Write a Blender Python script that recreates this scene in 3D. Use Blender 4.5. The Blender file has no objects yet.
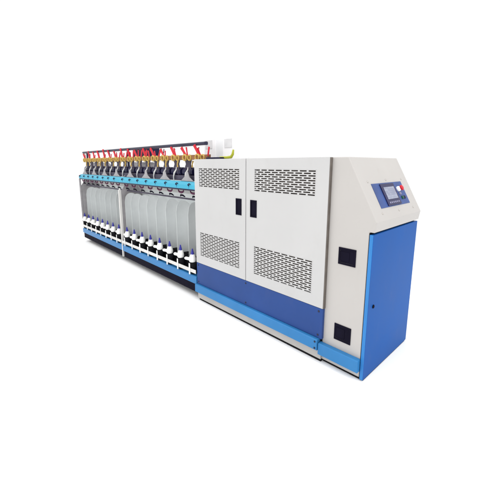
import bpy, bmesh, math, random
from mathutils import Vector, Matrix
random.seed(7)
S = bpy.context.scene
COL = S.collection
R = math.radians

# ------------------------------------------------------------------ materials
def paint(name, rgb, rough=0.4, var=0.05, bump=0.02, scale=3.0, metallic=0.0, spec=0.22, coat=0.0, dirt=0.0, dirt_rgb=(0.25, 0.22, 0.18)):
    m = bpy.data.materials.new(name); m.use_nodes = True
    nt = m.node_tree; N = nt.nodes; L = nt.links
    b = N['Principled BSDF']
    b.inputs['Metallic'].default_value = metallic
    b.inputs['Specular IOR Level'].default_value = spec
    b.inputs['Coat Weight'].default_value = coat
    b.inputs['Coat Roughness'].default_value = 0.15
    tc = N.new('ShaderNodeTexCoord')
    n1 = N.new('ShaderNodeTexNoise'); n1.inputs['Scale'].default_value = scale; n1.inputs['Detail'].default_value = 6
    L.new(tc.outputs['Object'], n1.inputs['Vector'])
    rr = N.new('ShaderNodeValToRGB')
    lo = [max(0, c * (1 - var)) for c in rgb]; hi = [min(1, c * (1 + var)) for c in rgb]
    rr.color_ramp.elements[0].position = 0.3; rr.color_ramp.elements[0].color = (*lo, 1)
    rr.color_ramp.elements[1].position = 0.7; rr.color_ramp.elements[1].color = (*hi, 1)
    L.new(n1.outputs['Fac'], rr.inputs['Fac'])
    src = rr.outputs['Color']
    if dirt > 0:
        n3 = N.new('ShaderNodeTexNoise'); n3.inputs['Scale'].default_value = 5; n3.inputs['Detail'].default_value = 10; n3.inputs['Roughness'].default_value = 0.75
        mp = N.new('ShaderNodeMapping'); mp.inputs['Scale'].default_value = (1.6, 1.6, 0.5)
        L.new(tc.outputs['Object'], mp.inputs['Vector']); L.new(mp.outputs['Vector'], n3.inputs['Vector'])
        r3 = N.new('ShaderNodeMapRange'); r3.inputs['From Min'].default_value = 0.55; r3.inputs['From Max'].default_value = 0.8
        r3.inputs['To Min'].default_value = 0; r3.inputs['To Max'].default_value = dirt
        L.new(n3.outputs['Fac'], r3.inputs['Value'])
        mx = N.new('ShaderNodeMixRGB'); mx.inputs['Color2'].default_value = (*dirt_rgb, 1)
        L.new(r3.outputs['Result'], mx.inputs['Fac']); L.new(src, mx.inputs['Color1']); src = mx.outputs['Color']
    L.new(src, b.inputs['Base Color'])
    r2 = N.new('ShaderNodeMapRange'); r2.inputs['To Min'].default_value = max(0.03, rough - 0.07); r2.inputs['To Max'].default_value = rough + 0.07
    L.new(n1.outputs['Fac'], r2.inputs['Value']); L.new(r2.outputs['Result'], b.inputs['Roughness'])
    if bump > 0:
        n2 = N.new('ShaderNodeTexNoise'); n2.inputs['Scale'].default_value = 180; n2.inputs['Detail'].default_value = 3
        L.new(tc.outputs['Object'], n2.inputs['Vector'])
        n4 = N.new('ShaderNodeTexNoise'); n4.inputs['Scale'].default_value = 2.2; n4.inputs['Detail'].default_value = 2
        L.new(tc.outputs['Object'], n4.inputs['Vector'])
        ad = N.new('ShaderNodeMath'); ad.operation = 'MULTIPLY_ADD'; ad.inputs[1].default_value = 6.0
        L.new(n4.outputs['Fac'], ad.inputs[0]); L.new(n2.outputs['Fac'], ad.inputs[2])
        bp = N.new('ShaderNodeBump'); bp.inputs['Strength'].default_value = bump; bp.inputs['Distance'].default_value = 0.01
        L.new(ad.outputs['Value'], bp.inputs['Height']); L.new(bp.outputs['Normal'], b.inputs['Normal'])
    return m

M = {
 'door_white': paint('door_white_paint', (0.46, 0.457, 0.455), 0.42, 0.03, 0.03, 1.6, dirt=0.10),
 'warm_white': paint('warm_white_paint', (0.43, 0.412, 0.395), 0.42, 0.03, 0.03, 1.6, dirt=0.12),
 'base_white': paint('base_white_paint', (0.41, 0.395, 0.375), 0.5, 0.06, 0.03, 3, dirt=0.25),
 'kick_blue': paint('deep_blue_paint', (0.020, 0.056, 0.205), 0.40, 0.08, 0.03, 2.5, dirt=0.06, spec=0.15),
 'rail_blue': paint('sky_blue_paint', (0.027, 0.17, 0.40), 0.38, 0.08, 0.03, 2.5, dirt=0.06),
 'cyan': paint('cyan_paint', (0.042, 0.335, 0.48), 0.38, 0.08, 0.03, 2.5, dirt=0.08),
 'end_blue': paint('royal_blue_paint', (0.003, 0.074, 0.300), 0.42, 0.07, 0.03, 2.0, dirt=0.05, spec=0.06),
 'edge_blue': paint('bright_blue_paint', (0.028, 0.18, 0.47), 0.36, 0.06, 0.03, 2.5),
 'panel_navy': paint('panel_navy_foil', (0.035, 0.07, 0.22), 0.45, 0.15, 0.0, 9),
 'bezel': paint('bezel_plastic', (0.014, 0.014, 0.065), 0.35, 0.1, 0.0, 9),
 'black': paint('black_plastic', (0.007, 0.006, 0.014), 0.6, 0.2, 0.02, 8, spec=0.03),
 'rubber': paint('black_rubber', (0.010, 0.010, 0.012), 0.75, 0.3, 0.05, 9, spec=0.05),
 'seam_shade': paint('brown_grey_seam_shade', (0.125, 0.108, 0.095), 0.6, 0.2, 0.0, 9),  # shade on the door's return face, put in as colour
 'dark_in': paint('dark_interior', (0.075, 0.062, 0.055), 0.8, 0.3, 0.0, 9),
 'navy': paint('dark_navy_metal', (0.008, 0.007, 0.034), 0.3, 0.4, 0.03, 12, spec=0.2),
 'mauve': paint('mauve_grey_metal', (0.060, 0.052, 0.080), 0.5, 0.25, 0.04, 12, metallic=0.1),
 'sep_grey': paint('separator_alloy', (0.66, 0.685, 0.685), 0.42, 0.06, 0.03, 4, metallic=0.0, dirt=0.10),
 'bracket': paint('cast_grey', (0.30, 0.29, 0.30), 0.5, 0.12, 0.06, 9, dirt=0.2),
 'post': paint('post_white', (0.60, 0.59, 0.57), 0.45, 0.06, 0.03, 5, dirt=0.15),
 'pot': paint('white_nylon', (0.85, 0.845, 0.82), 0.35, 0.04, 0.0, 8),
 'tip': paint('violet_blue_plastic', (0.035, 0.035, 0.27), 0.35, 0.12, 0.0, 10),
 'brown': paint('brown_rail', (0.24, 0.11, 0.05), 0.55, 0.35, 0.06, 14, dirt=0.3, dirt_rgb=(0.12, 0.10, 0.02)),
 'yellow': paint('ochre_plastic', (0.46, 0.31, 0.085), 0.42, 0.12, 0.0, 10),
 'lime': paint('lime_yellow_plastic', (0.38, 0.40, 0.035), 0.42, 0.12, 0.0, 10),
 'red': paint('red_plastic', (0.50, 0.014, 0.028), 0.35, 0.12, 0.0, 10),
 'top_rail': paint('slate_rail', (0.030, 0.030, 0.055), 0.35, 0.2, 0.03, 6, metallic=0.35),
 'maroon': paint('maroon_wire', (0.085, 0.018, 0.055), 0.4, 0.2, 0.0, 10),
 'screw': paint('zinc_screw', (0.45, 0.43, 0.40), 0.35, 0.1, 0.0, 20, metallic=0.8),
 'dark_screw': paint('dark_screw', (0.03, 0.03, 0.05), 0.4, 0.1, 0.0, 20, metallic=0.5),
 'green': paint('green_plastic', (0.010, 0.075, 0.050), 0.35, 0.1, 0.0, 20),
 'key': paint('grey_keys', (0.20, 0.20, 0.30), 0.5, 0.1, 0.0, 20),
 'ghost': paint('pale_enamel', (0.80, 0.80, 0.81), 0.5, 0.02, 0.0, 4),
 'ghost_grey': paint('pale_grey_label', (0.62, 0.62, 0.63), 0.5, 0.06, 0.0, 20),
 'floor': paint('white_studio_floor', (0.96, 0.96, 0.96), 0.9, 0.005, 0.0, 0.5, spec=0.0),
}
def screen_mat():
    m = bpy.data.materials.new('lcd_screen'); m.use_nodes = True
    nt = m.node_tree; N = nt.nodes; L = nt.links; b = N['Principled BSDF']
    tc = N.new('ShaderNodeTexCoord'); mp = N.new('ShaderNodeMapping')
    L.new(tc.outputs['Object'], mp.inputs['Vector']); mp.inputs['Scale'].default_value = (1, 1, 1)
    br = N.new('ShaderNodeTexBrick')
    br.inputs['Scale'].default_value = 40; br.inputs['Color1'].default_value = (0.17, 0.19, 0.27, 1); br.inputs['Color2'].default_value = (0.24, 0.26, 0.34, 1)
    br.inputs['Mortar'].default_value = (0.12, 0.13, 0.22, 1); br.inputs['Mortar Size'].default_value = 0.03
    br.inputs['Brick Width'].default_value = 1.4; br.inputs['Row Height'].default_value = 0.7
    L.new(mp.outputs['Vector'], br.inputs['Vector'])
    L.new(br.outputs['Color'], b.inputs['Base Color'])
    b.inputs['Roughness'].default_value = 0.18
    L.new(br.outputs['Color'], b.inputs['Emission Color']); b.inputs['Emission Strength'].default_value = 0.12
    return m
M['screen'] = screen_mat()

# ------------------------------------------------------------------ helpers
def link(name, bm, mats, parent=None, bevel=0.0, smooth=False, seg=2):
    me = bpy.data.meshes.new(name)
    bmesh.ops.recalc_face_normals(bm, faces=bm.faces[:])
    if smooth:
        for f in bm.faces: f.smooth = True
        for e in bm.edges:
            if len(e.link_faces) == 2 and e.calc_face_angle(0) > R(38): e.smooth = False
    bm.to_mesh(me); bm.free()
    for m in (mats if isinstance(mats, (list, tuple)) else [mats]):
        me.materials.append(M[m])
    o = bpy.data.objects.new(name, me); COL.objects.link(o)
    if parent: o.parent = parent
    if bevel:
        md = o.modifiers.new('bevel', 'BEVEL'); md.width = bevel; md.segments = seg
        md.limit_method = 'ANGLE'; md.angle_limit = R(40)
    return o

def box(bm, x0, x1, y0, y1, z0, z1, mat=0):
    vs = [bm.verts.new((x, y, z)) for z in (z0, z1) for y in (y0, y1) for x in (x0, x1)]
    for q in ((0, 2, 3, 1), (4, 5, 7, 6), (0, 1, 5, 4), (2, 6, 7, 3), (0, 4, 6, 2), (1, 3, 7, 5)):
        f = bm.faces.new([vs[i] for i in q]); f.material_index = mat
    return vs

def part_box(name, mat, parent, x0, x1, y0, y1, z0, z1, bevel=0.003, seg=2):
    bm = bmesh.new(); box(bm, x0, x1, y0, y1, z0, z1)
    return link(name, bm, mat, parent, bevel, seg=seg)

def prism(bm, prof, axis, a0, a1, mat=0):
    """extrude a closed 2-D profile; axis 'x': prof=(y,z); axis 'y': prof=(x,z)"""
    def P(p, a): return (a, p[0], p[1]) if axis == 'x' else (p[0], a, p[1])
    A = [bm.verts.new(P(p, a0)) for p in prof]; B = [bm.verts.new(P(p, a1)) for p in prof]
    n = len(prof)
    fs = [bm.faces.new(A), bm.faces.new(B[::-1])]
    for i in range(n): fs.append(bm.faces.new((A[i], A[(i + 1) % n], B[(i + 1) % n], B[i])))
    for f in fs: f.material_index = mat
    return fs

def lathe(bm, prof, c=(0, 0, 0), axis='z', n=20, mat=0):
    """closed solid of revolution from [(radius, height)] bottom to top"""
    rings = []
    def P(r, h, a):
        u, v = r * math.cos(a), r * math.sin(a)
        if axis == 'z': return (c[0] + u, c[1] + v, c[2] + h)
        if axis == 'x': return (c[0] + h, c[1] + u, c[2] + v)
        return (c[0] + u, c[1] + h, c[2] + v)
    for r, h in prof:
        rings.append([bm.verts.new(P(max(r, 1e-5), h, 2 * math.pi * i / n)) for i in range(n)])
    fs = []
    for a, b in zip(rings, rings[1:]):
        for i in range(n): fs.append(bm.faces.new((a[i], a[(i + 1) % n], b[(i + 1) % n], b[i])))
    fs.append(bm.faces.new(rings[0][::-1])); fs.append(bm.faces.new(rings[-1]))
    for f in fs: f.material_index = mat

def tube(bm, pts, r, n=8, mat=0, flat=1.0):
    """swept tube through points, radius may be a list"""
    pts = [Vector(p) for p in pts]; rings = []
    for i, p in enumerate(pts):
        t = (pts[min(i + 1, len(pts) - 1)] - pts[max(i - 1, 0)]).normalized()
        a = Vector((0, 1, 0)) if abs(t.y) < 0.9 else Vector((1, 0, 0))
        u = t.cross(a).normalized(); v = t.cross(u).normalized()
        rr = r[i] if isinstance(r, (list, tuple)) else r
        rings.append([bm.verts.new(p + u * rr * math.cos(2 * math.pi * k / n) + v * rr * flat * math.sin(2 * math.pi * k / n)) for k in range(n)])
    fs = []
    for a, b in zip(rings, rings[1:]):
        for k in range(n): fs.append(bm.faces.new((a[k], a[(k + 1) % n], b[(k + 1) % n], b[k])))
    fs.append(bm.faces.new(rings[0][::-1])); fs.append(bm.faces.new(rings[-1]))
    for f in fs: f.material_index = mat

def torus(bm, c, R0, r, n=24, k=8, sx=1.0, mat=0):
    """ring facing -y"""
    rings = []
    for i in range(n):
        a = 2 * math.pi * i / n
        rings.append([bm.verts.new((c[0] + sx * (R0 + r * math.cos(2 * math.pi * j / k)) * math.cos(a), c[1] + r * math.sin(2 * math.pi * j / k) * 1.6,
                                    c[2] + (R0 + r * math.cos(2 * math.pi * j / k)) * math.sin(a))) for j in range(k)])
    for i in range(n):
        A, B = rings[i], rings[(i + 1) % n]
        for j in range(k):
            f = bm.faces.new((A[j], A[(j + 1) % k], B[(j + 1) % k], B[j])); f.material_index = mat

def holed_plate(bm, x0, x1, z0, z1, y0, y1, holes, mat=0):
    """plate in the xz plane, front at y0 (towards viewer), with rectangular through holes"""
    ux = sorted({round(v, 5) for v in [x0, x1] + [h[0] for h in holes] + [h[1] for h in holes] if x0 - 1e-6 <= v <= x1 + 1e-6})
    uz = sorted({round(v, 5) for v in [z0, z1] + [h[2] for h in holes] + [h[3] for h in holes] if z0 - 1e-6 <= v <= z1 + 1e-6})
    nx, nz = len(ux) - 1, len(uz) - 1
    def solid(i, j):
        if i < 0 or j < 0 or i >= nx or j >= nz: return False
        cx, cz = (ux[i] + ux[i + 1]) / 2, (uz[j] + uz[j + 1]) / 2
        return not any(h[0] < cx < h[1] and h[2] < cz < h[3] for h in holes)
    V = {}
    def v(i, j, s):
        if (i, j, s) not in V: V[(i, j, s)] = bm.verts.new((ux[i], y0 if s == 0 else y1, uz[j]))
        return V[(i, j, s)]
    for i in range(nx):
        for j in range(nz):
            if not solid(i, j): continue
            bm.faces.new((v(i, j, 0), v(i + 1, j, 0), v(i + 1, j + 1, 0), v(i, j + 1, 0)))
            bm.faces.new((v(i, j, 1), v(i, j + 1, 1), v(i + 1, j + 1, 1), v(i + 1, j, 1)))
            for (di, dj, a, b) in ((-1, 0, (0, 1), (0, 0)), (1, 0, (1, 0), (1, 1)), (0, -1, (0, 0), (1, 0)), (0, 1, (1, 1), (0, 1))):
                if not solid(i + di, j + dj):
                    bm.faces.new((v(i + a[0], j + a[1], 0), v(i + b[0], j + b[1], 0), v(i + b[0], j + b[1], 1), v(i + a[0], j + a[1], 1)))
    for f in bm.faces: f.material_index = mat

def copy_tree(o, parent, off):
    """copy a part with its sub-parts; off moves the copied part"""
    c = o.copy(); COL.objects.link(c); c.parent = parent
    c.location = o.location + Vector(off)
    for ch in list(o.children):
        d = ch.copy(); COL.objects.link(d); d.parent = c
    return c

# ------------------------------------------------------------------ setting
bm = bmesh.new(); fz = 300
for x, y in ((-fz, -fz), (fz, -fz), (fz, fz), (-fz, fz)): bm.verts.new((x, y, 0))
bm.faces.new(bm.verts[:])
fl = link('floor', bm, 'floor'); fl['kind'] = 'structure'

# ------------------------------------------------------------------ the machine
T = bpy.data.objects.new('twisting_machine', None); COL.objects.link(T)
T.location = (0, 0, 0)
T['label'] = 'long white and blue yarn twisting machine with vented doors and sloped control console'
T['category'] = 'textile machine'

DY = 0.84          # depth of the machine
X_SEAM = -0.348    # right edge of the right door
X_LEFT = -2.052    # left edge of the cabinet
X_MID = -1.225     # seam of the two doors
X_END = -6.13      # far end of the spindle row

# ---- cabinet behind the doors
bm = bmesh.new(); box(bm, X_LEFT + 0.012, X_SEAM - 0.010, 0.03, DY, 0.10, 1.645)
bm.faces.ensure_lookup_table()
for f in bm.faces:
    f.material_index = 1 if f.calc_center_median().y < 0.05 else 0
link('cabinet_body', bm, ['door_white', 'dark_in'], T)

def vent(parent, x0, z1, rows):
    """punched steel vent: staggered rows of horizontal slots"""
    P, W = 0.0832, 0.0655
    RZ, SH = 0.01835, 0.0105
    width = 7 * P + W; height = (rows - 1) * RZ + SH
    z0 = z1 - height; holes = []
    for r in range(rows):
        zb = z1 - r * RZ - SH
        if r % 2 == 0:
            for k in range(8): holes.append((x0 + k * P, x0 + k * P + W, zb, zb + SH))
        else:
            holes.append((x0, x0 + 0.0225, zb, zb + SH))
            for k in range(7): holes.append((x0 + 0.0403 + k * P, x0 + 0.0403 + k * P + W, zb, zb + SH))
            holes.append((x0 + width - 0.0225, x0 + width, zb, zb + SH))
    m = 0.006
    b = bmesh.new(); holed_plate(b, x0 - m, x0 + width + m, z0 - m, z1 + m, -0.0298, -0.0268, holes)
    link('vent_grille', b, 'door_white', parent)
    return (x0 - m, x0 + width + m, z0 - m, z1 + m)

def cabinet_door(xa, xb, vx0, hx0, hx1):
    b = bmesh.new(); z0, z1 = 0.469, 1.651
    P, W = 0.0832, 0.0655; m = 0.006; width = 7 * P + W
    hs = []
    for ztop, rows in ((1.552, 11), (0.836, 15)):
        h = (rows - 1) * 0.01835 + 0.0105
        hs.append((vx0 - m, vx0 + width + m, ztop - h - m, ztop + m))
    # handle recess
    hs.append((hx0, hx1, 1.115, 1.268))
    holed_plate(b, xa, xb, z0, z1, -0.03, 0.004, hs)
    d = link('cabinet_door', b, 'door_white', T, 0.0016)
    vent(d, vx0, 1.552, 11); vent(d, vx0, 0.836, 15)
    # recessed flush pull: black tray with a paddle
    b = bmesh.new()
    box(b, hx0 + .001, hx1 - .001, -0.0285, 0.002, 1.116, 1.267)
    h = link('handle', b, 'black', d, 0.002)
    b = bmesh.new()
    holed_plate(b, hx0 - 0.004, hx1 + 0.004, 1.111, 1.272, -0.034, -0.0303, [(hx0 + 0.009, hx1 - 0.009, 1.124, 1.259)])
    link('handle_frame', b, 'black', d, 0.001)
    return d
dl = cabinet_door(X_LEFT, X_MID - 0.004, -1.966, -1.360, -1.286)
dr = cabinet_door(X_MID + 0.004, X_SEAM, -1.112, -1.160, -1.084)
dl['label'] = 'left cabinet door with handle on its right side'
dr['label'] = 'wider right cabinet door with handle on its left side'

# ---- kick panel, long rail, base
bm = bmesh.new(); box(bm, X_LEFT, X_SEAM + 0.002, -0.027, 0.028, 0.206, 0.4655)
kp = link('kick_panel', bm, 'kick_blue', T, 0.003)
for x in (X_LEFT + 0.03, X_MID, X_SEAM - 0.035):
    for z in (0.235, 0.438):
        b = bmesh.new(); lathe(b, [(0.009, 0), (0.009, 0.002), (0.006, 0.005)], (x, -0.0265, z), 'y', 12)
        for v_ in b.verts: v_.co.y = -0.0265 - (v_.co.y + 0.0265)
        link('screw', b, 'dark_screw', kp)
bm = bmesh.new(); prism(bm, [(-0.052, 0.108), (-0.058, 0.114), (-0.058, 0.196), (-0.050, 0.204), (-0.006, 0.2045), (-0.006, 0.108)], 'x', X_LEFT - 0.004, X_SEAM - 0.022)
rl = link('rail', bm, 'rail_blue', T, 0.0015); rl['label'] = 'sky blue rail below the kick panel'
for z in (0.128, 0.184):
    b = bmesh.new(); lathe(b, [(0.008, 0.0), (0.008, -0.004), (0.005, -0.007)], (X_SEAM - 0.04, -0.0575, z), 'y', 12)
    link('bolt', b, 'dark_screw', rl)
part_box('base_board', 'base_white', T, X_LEFT + 0.002, X_SEAM - 0.004, -0.020, 0.02, 0.024, 0.1085)
part_box('foot_strip', 'rubber', T, X_LEFT + 0.02, X_SEAM - 0.006, -0.012, DY - 0.03, 0.0, 0.0235, 0.002)

# ---- end console: side sheet, sloped face, lip
prof = [(X_SEAM - 0.008, 0.022), (-0.030, 0.022), (-0.030, 1.135), (0.006, 1.135), (0.017, 1.209), (-0.218, 1.650), (X_SEAM - 0.008, 1.650)]
bm = bmesh.new(); prism(bm, prof, 'y', 0.0, DY)
cs = link('console', bm, 'warm_white', T, 0.006, seg=3)
cs['label'] = 'cream end console with sloped control face'
# black flush latches on the console side
for (za, zb) in ((0.862, 0.992), (0.248, 0.382)):
    b = bmesh.new(); holed_plate(b, -0.252, -0.114, za, zb, -0.006, 0.001, [(-0.238, -0.128, za + 0.014, zb - 0.014)])
    la = link('latch', b, 'black', cs, 0.002)
    b = bmesh.new(); box(b, -0.2375, -0.1285, -0.0015, 0.0005, za + 0.0145, zb - 0.0145)
    box(b, -0.2375, -0.165, -0.0045, -0.0017, za + 0.03, zb - 0.03)
    o = link('latch_paddle', b, 'black', T, 0.001); o.name = 'latch_paddle'
# end rail and foot
bm = bmesh.new(); prism(bm, [(-0.040, 0.074), (-0.046, 0.080), (-0.046, 0.168), (-0.040, 0.175), (-0.001, 0.1755), (-0.001, 0.074)], 'x', X_SEAM - 0.017, -0.028)
er = link('rail', bm, 'rail_blue', T, 0.0015); er['label'] = 'short sky blue rail on the console foot'
part_box('foot_strip', 'rubber', T, X_SEAM + 0.002, -0.004, 0.012, DY - 0.02, 0.0, 0.0215, 0.002)

# ---- dark strips standing in for shade along the seams
part_box('seam_shade_strip', 'seam_shade', T, X_SEAM + 0.0005, X_SEAM + 0.007, -0.027, 0.004, 0.47, 1.648, 0.001)  # covers the door's return face with painted shade
part_box('seam_shade_strip', 'rubber', T, -0.0298, -0.0262, 0.0005, DY - 0.01, 0.024, 1.13, 0.0)  # dark filler added so the end door gap reads as a shaded line
# ---- blue end door
bm = bmesh.new()
box(bm, -0.0260, 0.0, -0.002, DY, 0.010, 1.120)
bm.faces.ensure_lookup_table()
for f in bm.faces:
    f.material_index = 1 if f.calc_center_median().y < 0.0 else 0
ed = link('end_door', bm, ['end_blue', 'edge_blue'], T, 0.003)
b = bmesh.new(); lathe(b, [(0.014, 0.0), (0.014, 0.004), (0.010, 0.007)], (0.0, 0.082, 0.575), 'x', 18)
link('lock', b, 'black', ed, smooth=True)

# ---- control panel on the slope (local frame: origin at the lip, U along +y, V up the slope, W out)
p_lo = Vector((0.017, 0, 1.209)); p_hi = Vector((-0.218, 0, 1.650))
V = (p_hi - p_lo).normalized(); U = Vector((0, 1, 0)); W = U.cross(V).normalized()
if W.x < 0: W = -W
def slope(mat4_u, v, w=0.0): return p_lo + U * mat4_u + V * v + W * w
def sv(x): return (x.z - 1.209) / V.z
FR = Matrix(((U.x, V.x, W.x, p_lo.x), (U.y, V.y, W.y, p_lo.y), (U.z, V.z, W.z, p_lo.z), (0, 0, 0, 1)))
def slope_box(name, mat, parent, u0, u1, v0, v1, w0, w1, bevel=0.001):
    b = bmesh.new(); box(b, u0, u1, v0, v1, w0, w1)
    b.transform(FR)
    return link(name, b, mat, parent, bevel)
vz = lambda z: (z - 1.209) / V.z
cp = slope_box('control_panel', 'panel_navy', T, 0.150, 0.687, vz(1.287), vz(1.457), -0.002, 0.003)
slope_box('bezel', 'bezel', cp, 0.268, 0.508, vz(1.293), vz(1.448), 0.0032, 0.011, 0.002)
b = bmesh.new(); box(b, -0.092, 0.092, -0.049, 0.049, 0, 0.0012)
scr = link('screen', b, 'screen', cp)
scr.matrix_world = FR @ Matrix.Translation((0.392, vz(1.379), 0.0112))
for k in range(6):
    u = 0.296 + k * 0.032
    slope_box('key', 'key', cp, u, u + 0.022, vz(1.306), vz(1.318), 0.0112, 0.0135, 0.0005)
def slope_lathe(name, mat, u, z, prof, n=20):
    b = bmesh.new(); lathe(b, prof, (u, vz(z), 0.003), 'z', n); b.transform(FR)
    return link(name, b, mat, cp, smooth=True)
slope_lathe('stop_collar', 'pot', 0.566, 1.400, [(0.022, 0), (0.022, 0.010), (0.018, 0.016), (0.014, 0.022)])
slope_lathe('stop_button', 'red', 0.580, 1.400, [(0.013, 0.018), (0.021, 0.021), (0.023, 0.026), (0.021, 0.033), (0.013, 0.037), (0.002, 0.038)])
slope_lathe('push_button', 'green', 0.578, 1.334, [(0.014, 0), (0.014, 0.007), (0.011, 0.011), (0.002, 0.012)])
slope_lathe('push_button', 'bezel', 0.622, 1.334, [(0.014, 0), (0.014, 0.006), (0.011, 0.010), (0.002, 0.011)])
slope_lathe('push_button', 'key', 0.566, 1.366, [(0.013, 0), (0.013, 0.006), (0.010, 0.010), (0.002, 0.011)])
for (u, z) in ((0.116, 1.473), (0.136, 1.255), (0.424, 1.252), (0.713, 1.250), (0.425, 1.478), (0.722, 1.474)):
    b = bmesh.new(); lathe(b, [(0.0075, 0), (0.0075, 0.002), (0.004, 0.004)], (u, vz(z), 0.0), 'z', 12); b.transform(FR)
    link('screw', b, 'screw', cs)

# ------------------------------------------------------------------ spindle row
SP1 = [-6.055 + 0.2462 * i for i in range(8)]
SP2 = [-4.010 + 0.2620 * i for i in range(8)]
SPX = SP1 + SP2
X_POST = -4.150
SY = 0.0
X0R, X1R = X_END, X_LEFT - 0.006

# base plinth, belt trough
part_box('base_plinth', 'black', T, X0R + 0.03, X1R, 0.10, DY - 0.10, 0.0, 0.175, 0.004)
part_box('belt_trough', 'rubber', T, X0R + 0.01, X1R, 0.115, DY - 0.12, 0.178, 0.455, 0.004)
part_box('skirt', 'black', T, X0R + 0.015, X_POST - 0.024, -0.022, 0.09, 0.082, 0.184, 0.004)
part_box('skirt', 'black', T, X_POST + 0.024, X1R - 0.004, -0.022, 0.09, 0.082, 0.184, 0.004)

def rail_pair(xa, xb):
    b = bmesh.new(); prism(b, [(-0.030, 0.186), (-0.036, 0.192), (-0.036, 0.272), (-0.030, 0.284), (0.045, 0.286), (0.098, 0.286), (0.098, 0.186)], 'x', xa, xb)
    link('lower_rail', b, 'rail_blue', T, 0.002)
    b = bmesh.new(); prism(b, [(-0.020, 1.312), (-0.026, 1.320), (-0.026, 1.362), (0.012, 1.394), (0.060, 1.396), (0.060, 1.312)], 'x', xa, xb)
    link('upper_rail', b, 'cyan', T, 0.002)
    part_box('rail_lip', 'navy', T, xa + 0.004, xb - 0.004, -0.020, 0.05, 1.296, 1.3115, 0.002)
rail_pair(X0R, X_POST - 0.0015)
rail_pair(X_POST + 0.0015, X1R)

# frame plates across the machine: far end, and at the middle post
def frame_plate(x, t=0.014):
    pr = [(0.0, 0.29), (0.105, 0.288), (0.105, 0.02), (DY, 0.02), (DY, 1.36), (0.60, 1.63), (0.26, 1.63), (0.06, 1.40), (0.061, 1.25), (0.0, 1.16)]
    b = bmesh.new(); prism(b, pr, 'x', x - t / 2, x + t / 2)
    return link('frame_plate', b, 'bracket', T, 0.002)
frame_plate(X0R + 0.012)
fp = frame_plate(X_POST)
for x in (X0R + 0.012, X_POST):
    b = bmesh.new()
    prism(b, [(-0.040, 0.085), (-0.0005, 0.085), (-0.0005, 1.18), (-0.018, 1.215), (-0.040, 1.18)] if x == X_POST else [(-0.030, 0.29), (-0.0005, 0.29), (-0.0005, 1.305), (-0.030, 1.305)], 'x', x - 0.015, x + 0.015)
    link('post', b, 'post' if x == X_POST else 'bracket', T, 0.003)

# balloon separators: thin curved alloy plates with round tops
def separator():
    b = bmesh.new(); n = 12; ya, yb = 0.020, 0.250
    z0, z1 = 0.44, 1.00; rz = 0.14
    pts = []
    for i in range(n + 1):                      # columns front to back
        t = i / n; y = ya + (yb - ya) * t
        zt = z1 + rz * math.sqrt(max(0.0, 1 - abs(2 * t - 1) ** 2.2)) * 0.98
        pts.append((y, zt))
    nz = 6; G = {}
    for s in (0, 1):
        for i, (y, zt) in enumerate(pts):
            for j in range(nz + 1):
                z = z0 + (zt - z0) * j / nz
                t = i / n
                xo = 0.030 * (2 * t - 1) ** 2 + (0.003 if s else 0.0)
                G[(s, i, j)] = b.verts.new((xo, y, z))
    for s in (0, 1):
        for i in range(n):
            for j in range(nz): b.faces.new((G[(s, i, j)], G[(s, i + 1, j)], G[(s, i + 1, j + 1)], G[(s, i, j + 1)]))
    for j in range(nz):
        for i in (0, n): b.faces.new((G[(0, i, j)], G[(0, i, j + 1)], G[(1, i, j + 1)], G[(1, i, j)]))
    for i in range(n):
        for j in (0, nz): b.faces.new((G[(0, i, j)], G[(0, i + 1, j)], G[(1, i + 1, j)], G[(1, i, j)]))
    return link('balloon_separator', b, 'sep_grey', T, smooth=True)
sep = separator()
sxs = [x - 0.128 for x in SP1[1:]] + [SP1[-1] + 0.115] + [SP2[0] - 0.09] + [x - 0.133 for x in SP2[1:]] + [SP2[-1] + 0.135]
sep.location.x = sxs[0]
for x in sxs[1:]: copy_tree(sep, T, (x - sxs[0], 0, 0))

# rear wall behind the separators and the pale strip above them
part_box('rear_panel', 'sep_grey', T, X0R + 0.03, X1R, 0.36, 0.38, 0.46, 1.20, 0.001)
part_box('guide_strip', 'post', T, X0R + 0.03, X1R, 0.30, 0.315, 1.205, 1.275, 0.001)
part_box('guide_bar', 'mauve', T, X0R + 0.03, X1R, 0.10, 0.115, 1.165, 1.185, 0.001)

# spindle: dark whorl, white pot, violet tip, white brake lever
def spindle():
    b = bmesh.new(); lathe(b, [(0.030, 0.285), (0.040, 0.30), (0.040, 0.36), (0.044, 0.375), (0.050, 0.40), (0.050, 0.425), (0.034, 0.440)], (0, SY + 0.012, 0), 'z', 20)
    s = link('spindle', b, 'rubber', T, smooth=True)
    b = bmesh.new(); lathe(b, [(0.026, 0.434), (0.039, 0.440), (0.043, 0.455), (0.042, 0.478), (0.037, 0.498), (0.031, 0.512), (0.027, 0.524), (0.018, 0.530)], (0, SY, 0), 'z', 20)
    link('pot', b, 'pot', s, smooth=True)
    b = bmesh.new(); lathe(b, [(0.018, 0.528), (0.019, 0.540), (0.016, 0.556), (0.011, 0.576), (0.008, 0.596), (0.003, 0.600)], (0, SY, 0), 'z', 14)
    link('tip', b, 'tip', s, smooth=True)
    b = bmesh.new(); tube(b, [(-0.028, SY - 0.008, 0.466), (-0.075, SY - 0.010, 0.461), (-0.125, SY - 0.010, 0.457), (-0.148, SY - 0.010, 0.454)], [0.024, 0.019, 0.020, 0.010], 12)
    link('pot_arm', b, 'pot', s, smooth=True)
    b = bmesh.new(); box(b, -0.012, 0.012, SY - 0.052, SY - 0.045, 0.290, 0.428)
    link('brake_lever', b, 'pot', s, 0.003)
    return s
sp = spindle(); sp.location.x = SPX[0]
for x in SPX[1:]: copy_tree(sp, T, (x - SPX[0], 0, 0))
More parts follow.
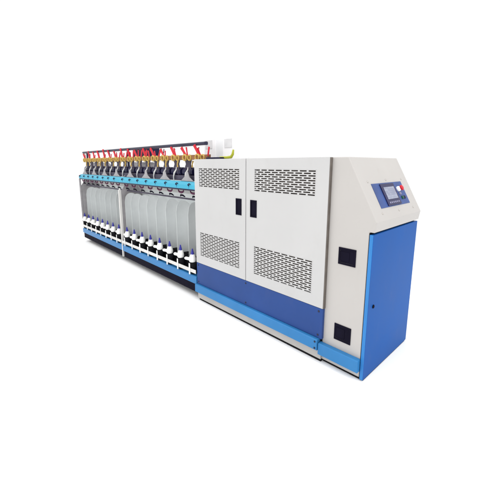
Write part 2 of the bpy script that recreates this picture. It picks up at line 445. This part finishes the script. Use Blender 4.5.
for o in T.children:
    if o.name.startswith('spindle'): o.rotation_euler.z = random.uniform(-0.16, 0.16)
    if o.name.startswith('balloon_separator'): o.rotation_euler.z = random.uniform(-0.05, 0.05)
for xa, xb in ((X0R + 0.03, X_POST - 0.024), (X_POST + 0.024, X1R)):
    part_box('spindle_rail', 'post', T, xa, xb, SY - 0.044, SY - 0.036, 0.322, 0.366, 0.002)
    part_box('belt_guard', 'rubber', T, xa, xb, SY + 0.070, SY + 0.085, 0.288, 0.455, 0.002)

# ---- take-up above the cyan rail
part_box('front_beam', 'mauve', T, X0R + 0.02, X1R, 0.085, 0.125, 1.398, 1.462, 0.003)
bm = bmesh.new(); lathe(bm, [(0.016, X0R + 0.04), (0.016, X1R)], (0, 0.15, 1.505), 'x', 16)
link('drum_shaft', bm, 'mauve', T, smooth=True)
def drum():
    b = bmesh.new(); lathe(b, [(0.036, -0.112), (0.055, -0.106), (0.055, 0.106), (0.036, 0.112)], (0, 0.15, 1.505), 'x', 24)
    d = link('take_up_drum', b, 'navy', T, smooth=True)
    b = bmesh.new(); lathe(b, [(0.0555, -0.012), (0.057, -0.009), (0.057, 0.009), (0.0555, 0.012)], (0.05, 0.15, 1.505), 'x', 24)
    link('drum_ring', b, 'mauve', d, smooth=True)
    return d
def thread_guide():
    b = bmesh.new(); tube(b, [(0.0, -0.028, 1.352), (0.004, -0.040, 1.366), (0.016, -0.036, 1.376), (0.026, -0.022, 1.370)], 0.0075, 8)
    g = link('thread_guide', b, 'navy', T, smooth=True)
    b = bmesh.new(); box(b, -0.0025, 0.0015, -0.0272, -0.0262, 1.322, 1.350)
    link('guide_stem', b, 'kick_blue', g)
    return g
def balloon_guide():
    b = bmesh.new(); pts = []
    for k in range(9):
        a = R(200 + 150 * k / 8); pts.append((0.060 * math.cos(a), 0.035, 1.290 + 0.032 * math.sin(a)))
    tube(b, [(-0.06, 0.035, 1.312)] + pts, [0.006] + [0.007 + 0.008 * math.sin(math.pi * k / 8) for k in range(9)], 8)
    return link('balloon_guide', b, 'maroon', T, smooth=True)
def wire_eye():
    b = bmesh.new(); tube(b, [(-0.05, 0.06, 1.205), (-0.02, 0.045, 1.222), (0.02, 0.045, 1.222), (0.05, 0.06, 1.203)], [0.006, 0.011, 0.011, 0.006], 8)
    return link('lappet_bar', b, 'black', T, smooth=True)
def drop_wire():
    b = bmesh.new(); tube(b, [(0.0, 0.07, 1.39), (-0.004, 0.068, 1.44), (0.012, 0.072, 1.49), (0.030, 0.09, 1.53), (0.020, 0.10, 1.56)], [0.006, 0.006, 0.012, 0.009, 0.005], 8)
    return link('yarn_guide', b, 'post', T, smooth=True)
def cradle():
    b = bmesh.new()
    prism(b, [(-0.085, 1.540), (0.060, 1.540), (0.040, 1.60), (0.062, 1.648), (-0.070, 1.648), (-0.050, 1.60)], 'y', 0.115, 0.135)
    c = link('cradle_arm', b, 'mauve', T, 0.004)
    b = bmesh.new(); torus(b, (0.0, 0.072, 1.676), 0.034, 0.0095)
    link('bobbin_ring', b, 'yellow', c, smooth=True)
    b = bmesh.new(); torus(b, (0.088, 0.080, 1.674), 0.030, 0.0085); link('bobbin_ring', b, 'yellow', c, smooth=True)
    b = bmesh.new(); lathe(b, [(0.024, 0.0), (0.024, 0.012)], (0.0, 0.076, 1.676), 'y', 18)
    link('bobbin_hub', b, 'brown', c, smooth=True)
    b = bmesh.new(); tube(b, [(0.085, 0.075, 1.562), (0.080, 0.075, 1.60), (0.092, 0.08, 1.640)], [0.011, 0.008, 0.012], 10)
    link('yarn_tube', b, 'yellow', c, smooth=True)
    # red cradle handle leaning towards the far end, and a shorter second lever, each on its own pivot
    b = bmesh.new(); tube(b, [(0, 0, 0), (-0.020, -0.002, 0.045), (-0.044, -0.004, 0.095), (-0.062, -0.006, 0.135)], [0.018, 0.017, 0.019, 0.023], 10, flat=0.6)
    h = link('cradle_handle', b, 'red', c, smooth=True); h.location = (0.020, 0.085, 1.685)
    b = bmesh.new(); tube(b, [(0, 0, 0), (0.014, -0.003, 0.038), (0.028, -0.005, 0.078)], [0.012, 0.011, 0.013], 8, flat=0.6)
    h = link('cradle_lever', b, 'red', c, smooth=True); h.location = (0.030, 0.092, 1.695)
    b = bmesh.new(); tube(b, [(0, 0, 0), (0.012, 0.0, 0.05), (0.006, 0.0, 0.105)], [0.008, 0.007, 0.006], 8)
    h = link('cradle_spring', b, 'maroon', c, smooth=True); h.location = (-0.075, 0.112, 1.700)
    return c
TX = [-6.02 + 0.2595 * i for i in range(16)]       # take-up positions
protos = [drum(), cradle(), drop_wire()]
for p in protos: p.location.x = TX[0]
for i, x in enumerate(TX[1:]):
    for p in protos: copy_tree(p, T, (x - TX[0], 0, 0))
for c in [o for o in T.children if o.name.startswith('cradle_arm')]:
    for h in c.children:                      # no two levers stand alike
        if h.name.startswith('cradle_handle'): h.rotation_euler = (random.uniform(-.1, .1), random.uniform(-0.34, 0.20), 0); h.scale.z = random.uniform(0.95, 1.2)
        elif h.name.startswith('cradle_lever'): h.rotation_euler = (random.uniform(-.1, .1), random.uniform(-0.75, 0.35), 0); h.scale.z = random.uniform(0.9, 1.4)
        elif h.name.startswith('cradle_spring'): h.rotation_euler = (0, random.uniform(-0.5, 0.5), 0)
        elif h.name.startswith('yarn_tube'): h.rotation_euler.x = random.uniform(-.03, .03)
lv = [o for o in bpy.data.objects if o.name.startswith('cradle_lever') and 6 < (o.parent.location.x - TX[0]) / 0.2595 < 11.5]
for h in lv:                                  # the middle cradles carry more levers, tangled
    for dx in (-0.07, 0.085):
        d = h.copy(); COL.objects.link(d); d.location.x += dx
        d.rotation_euler = (random.uniform(-.1, .1), random.uniform(-0.9, 0.5), 0); d.scale = (1.2, 1.2, random.uniform(1.0, 1.4))
protos = [thread_guide(), balloon_guide(), wire_eye()]
for p in protos: p.location.x = SPX[0]
for x in SPX[1:]:
    for p in protos: copy_tree(p, T, (x - SPX[0], 0, 0))
# one more cradle pair over the cabinet, where the bar runs on above the left door
def gusset():
    b = bmesh.new(); prism(b, [(-0.13, 1.398), (0.14, 1.398), (0.055, 1.445), (0.018, 1.515), (-0.010, 1.515), (-0.03, 1.46)], 'y', 0.028, 0.040)
    return link('gusset_bracket', b, 'bracket', T, 0.003)
gu = gusset(); gx = [-5.93 + 0.5190 * k for k in range(8)]
gu.location.x = gx[0]
for x in gx[1:]: copy_tree(gu, T, (x - gx[0], 0, 0))

b = bmesh.new(); prism(b, [(0.090, 1.648), (0.084, 1.655), (0.084, 1.698), (0.092, 1.706), (0.130, 1.706), (0.130, 1.648)], 'x', X0R, X_LEFT + 0.10)
link('bobbin_bar', b, 'brown', T, 0.002)
b = bmesh.new(); prism(b, [(0.080, 1.816), (0.088, 1.809), (0.125, 1.809), (0.134, 1.818), (0.134, 1.840), (0.122, 1.849), (0.092, 1.847), (0.080, 1.838)], 'x', X0R, -2.005)
link('top_rail', b, 'top_rail', T, 0.002)
for x in (X0R + 0.05, X_POST):
    part_box('rail_upright', 'top_rail', T, x - 0.016, x + 0.016, 0.142, 0.172, 1.39, 1.85, 0.003)
# dark drive box behind the middle of the bar
part_box('drive_box', 'navy', T, -4.50, -3.96, 0.40, 0.62, 1.66, 1.86, 0.006)

# things that stand above the cabinet's back edge
b = bmesh.new(); tube(b, [(-1.78, 0.12, 1.666), (-1.66, 0.12, 1.668), (-1.60, 0.12, 1.672), (-1.575, 0.12, 1.70), (-1.565, 0.12, 1.745)], [0.014, 0.014, 0.016, 0.014, 0.009], 10)
link('bent_lever', b, 'lime', T, smooth=True)
part_box('cable_tray', 'navy', T, X_LEFT + 0.10, -1.70, 0.06, 0.16, 1.652, 1.672, 0.003)
for x in (-1.945,):
    b = bmesh.new(); tube(b, [(x, 0.085, 1.69), (x + 0.012, 0.082, 1.735), (x + 0.028, 0.080, 1.785)], [0.012, 0.012, 0.013], 10, flat=0.6)
    link('cradle_handle', b, 'red', T, smooth=True)
for x0, x1, z1 in ((-2.37, -2.14, 1.90), (-2.01, -1.71, 1.93)):
    tb = part_box('winding_unit', 'ghost', T, x0, x1, 0.35, 0.50, 1.648, z1, 0.01)
    part_box('cover_plate', 'ghost_grey', tb, x0 + 0.035, x0 + 0.165, 0.345, 0.3495, 1.785, 1.885, 0.001)

# ------------------------------------------------------------------ camera (fitted from the photograph's vanishing points)
f, cx, cy, hy, W0 = 320.0, 240.0, 222.0, 164.0, 500.0
pitch = math.atan2(cy - hy, f); D = math.hypot(f, cy - hy); aL = math.atan2(cx + 64.0, D)
Fh = Vector((-math.cos(aL), math.sin(aL), 0)); Rt = Vector((math.sin(aL), math.cos(aL), 0)); Zu = Vector((0, 0, 1))
fw = Fh * math.cos(pitch) - Zu * math.sin(pitch); up = Fh * math.sin(pitch) + Zu * math.cos(pitch)
cam = bpy.data.cameras.new('camera'); co = bpy.data.objects.new('camera', cam); COL.objects.link(co)
mw = Matrix((Rt, up, -fw)).transposed().to_4x4(); mw.translation = Vector((0.93679622, -2.12544365, 1.6))
co.matrix_world = mw
cam.sensor_fit = 'HORIZONTAL'; cam.sensor_width = 36.0; cam.lens = 36.0 * f / W0
cam.shift_x = (W0 / 2 - cx) / W0; cam.shift_y = -(W0 / 2 - cy) / W0
cam.clip_start = 0.05; cam.clip_end = 2000
S.camera = co

# ------------------------------------------------------------------ light: white surround with added soft lamps
w = bpy.data.worlds.new('World'); S.world = w; w.use_nodes = True
bg = w.node_tree.nodes['Background']; bg.inputs['Color'].default_value = (1, 1, 1, 1); bg.inputs['Strength'].default_value = 1.06
def lamp(name, loc, target, size, power, col=(1, 1, 1), size_y=None):
    l = bpy.data.lights.new(name, 'AREA'); l.energy = power; l.color = col
    l.shape = 'RECTANGLE'; l.size = size; l.size_y = size_y or size
    o = bpy.data.objects.new(name, l); COL.objects.link(o)
    o.location = loc; o.rotation_euler = (Vector(target) - Vector(loc)).to_track_quat('-Z', 'Y').to_euler()
    return o
lamp('overhead_fill', (-2.2, -2.6, 6.5), (-2.2, -2.2, 0), 13, 450, (1, 1, 1), 7)  # unseen fill added to wash the floor out to white
lamp('front_fill', (-1.0, -6.5, 3.2), (-2.0, 0, 0.9), 3.5, 55, (1, 0.985, 0.96), 2.5)  # unseen fill added to brighten the doors

lamp('side_fill', (5.0, 1.5, 5.5), (0.8, 0.5, 0.0), 5, 170, (1, 1, 1), 5)  # unseen fill added to lift floor shade and brighten the blue end
S.view_settings.view_transform = 'Standard'; S.view_settings.look = 'None'
S.view_settings.exposure = 0.0; S.view_settings.gamma = 1.0
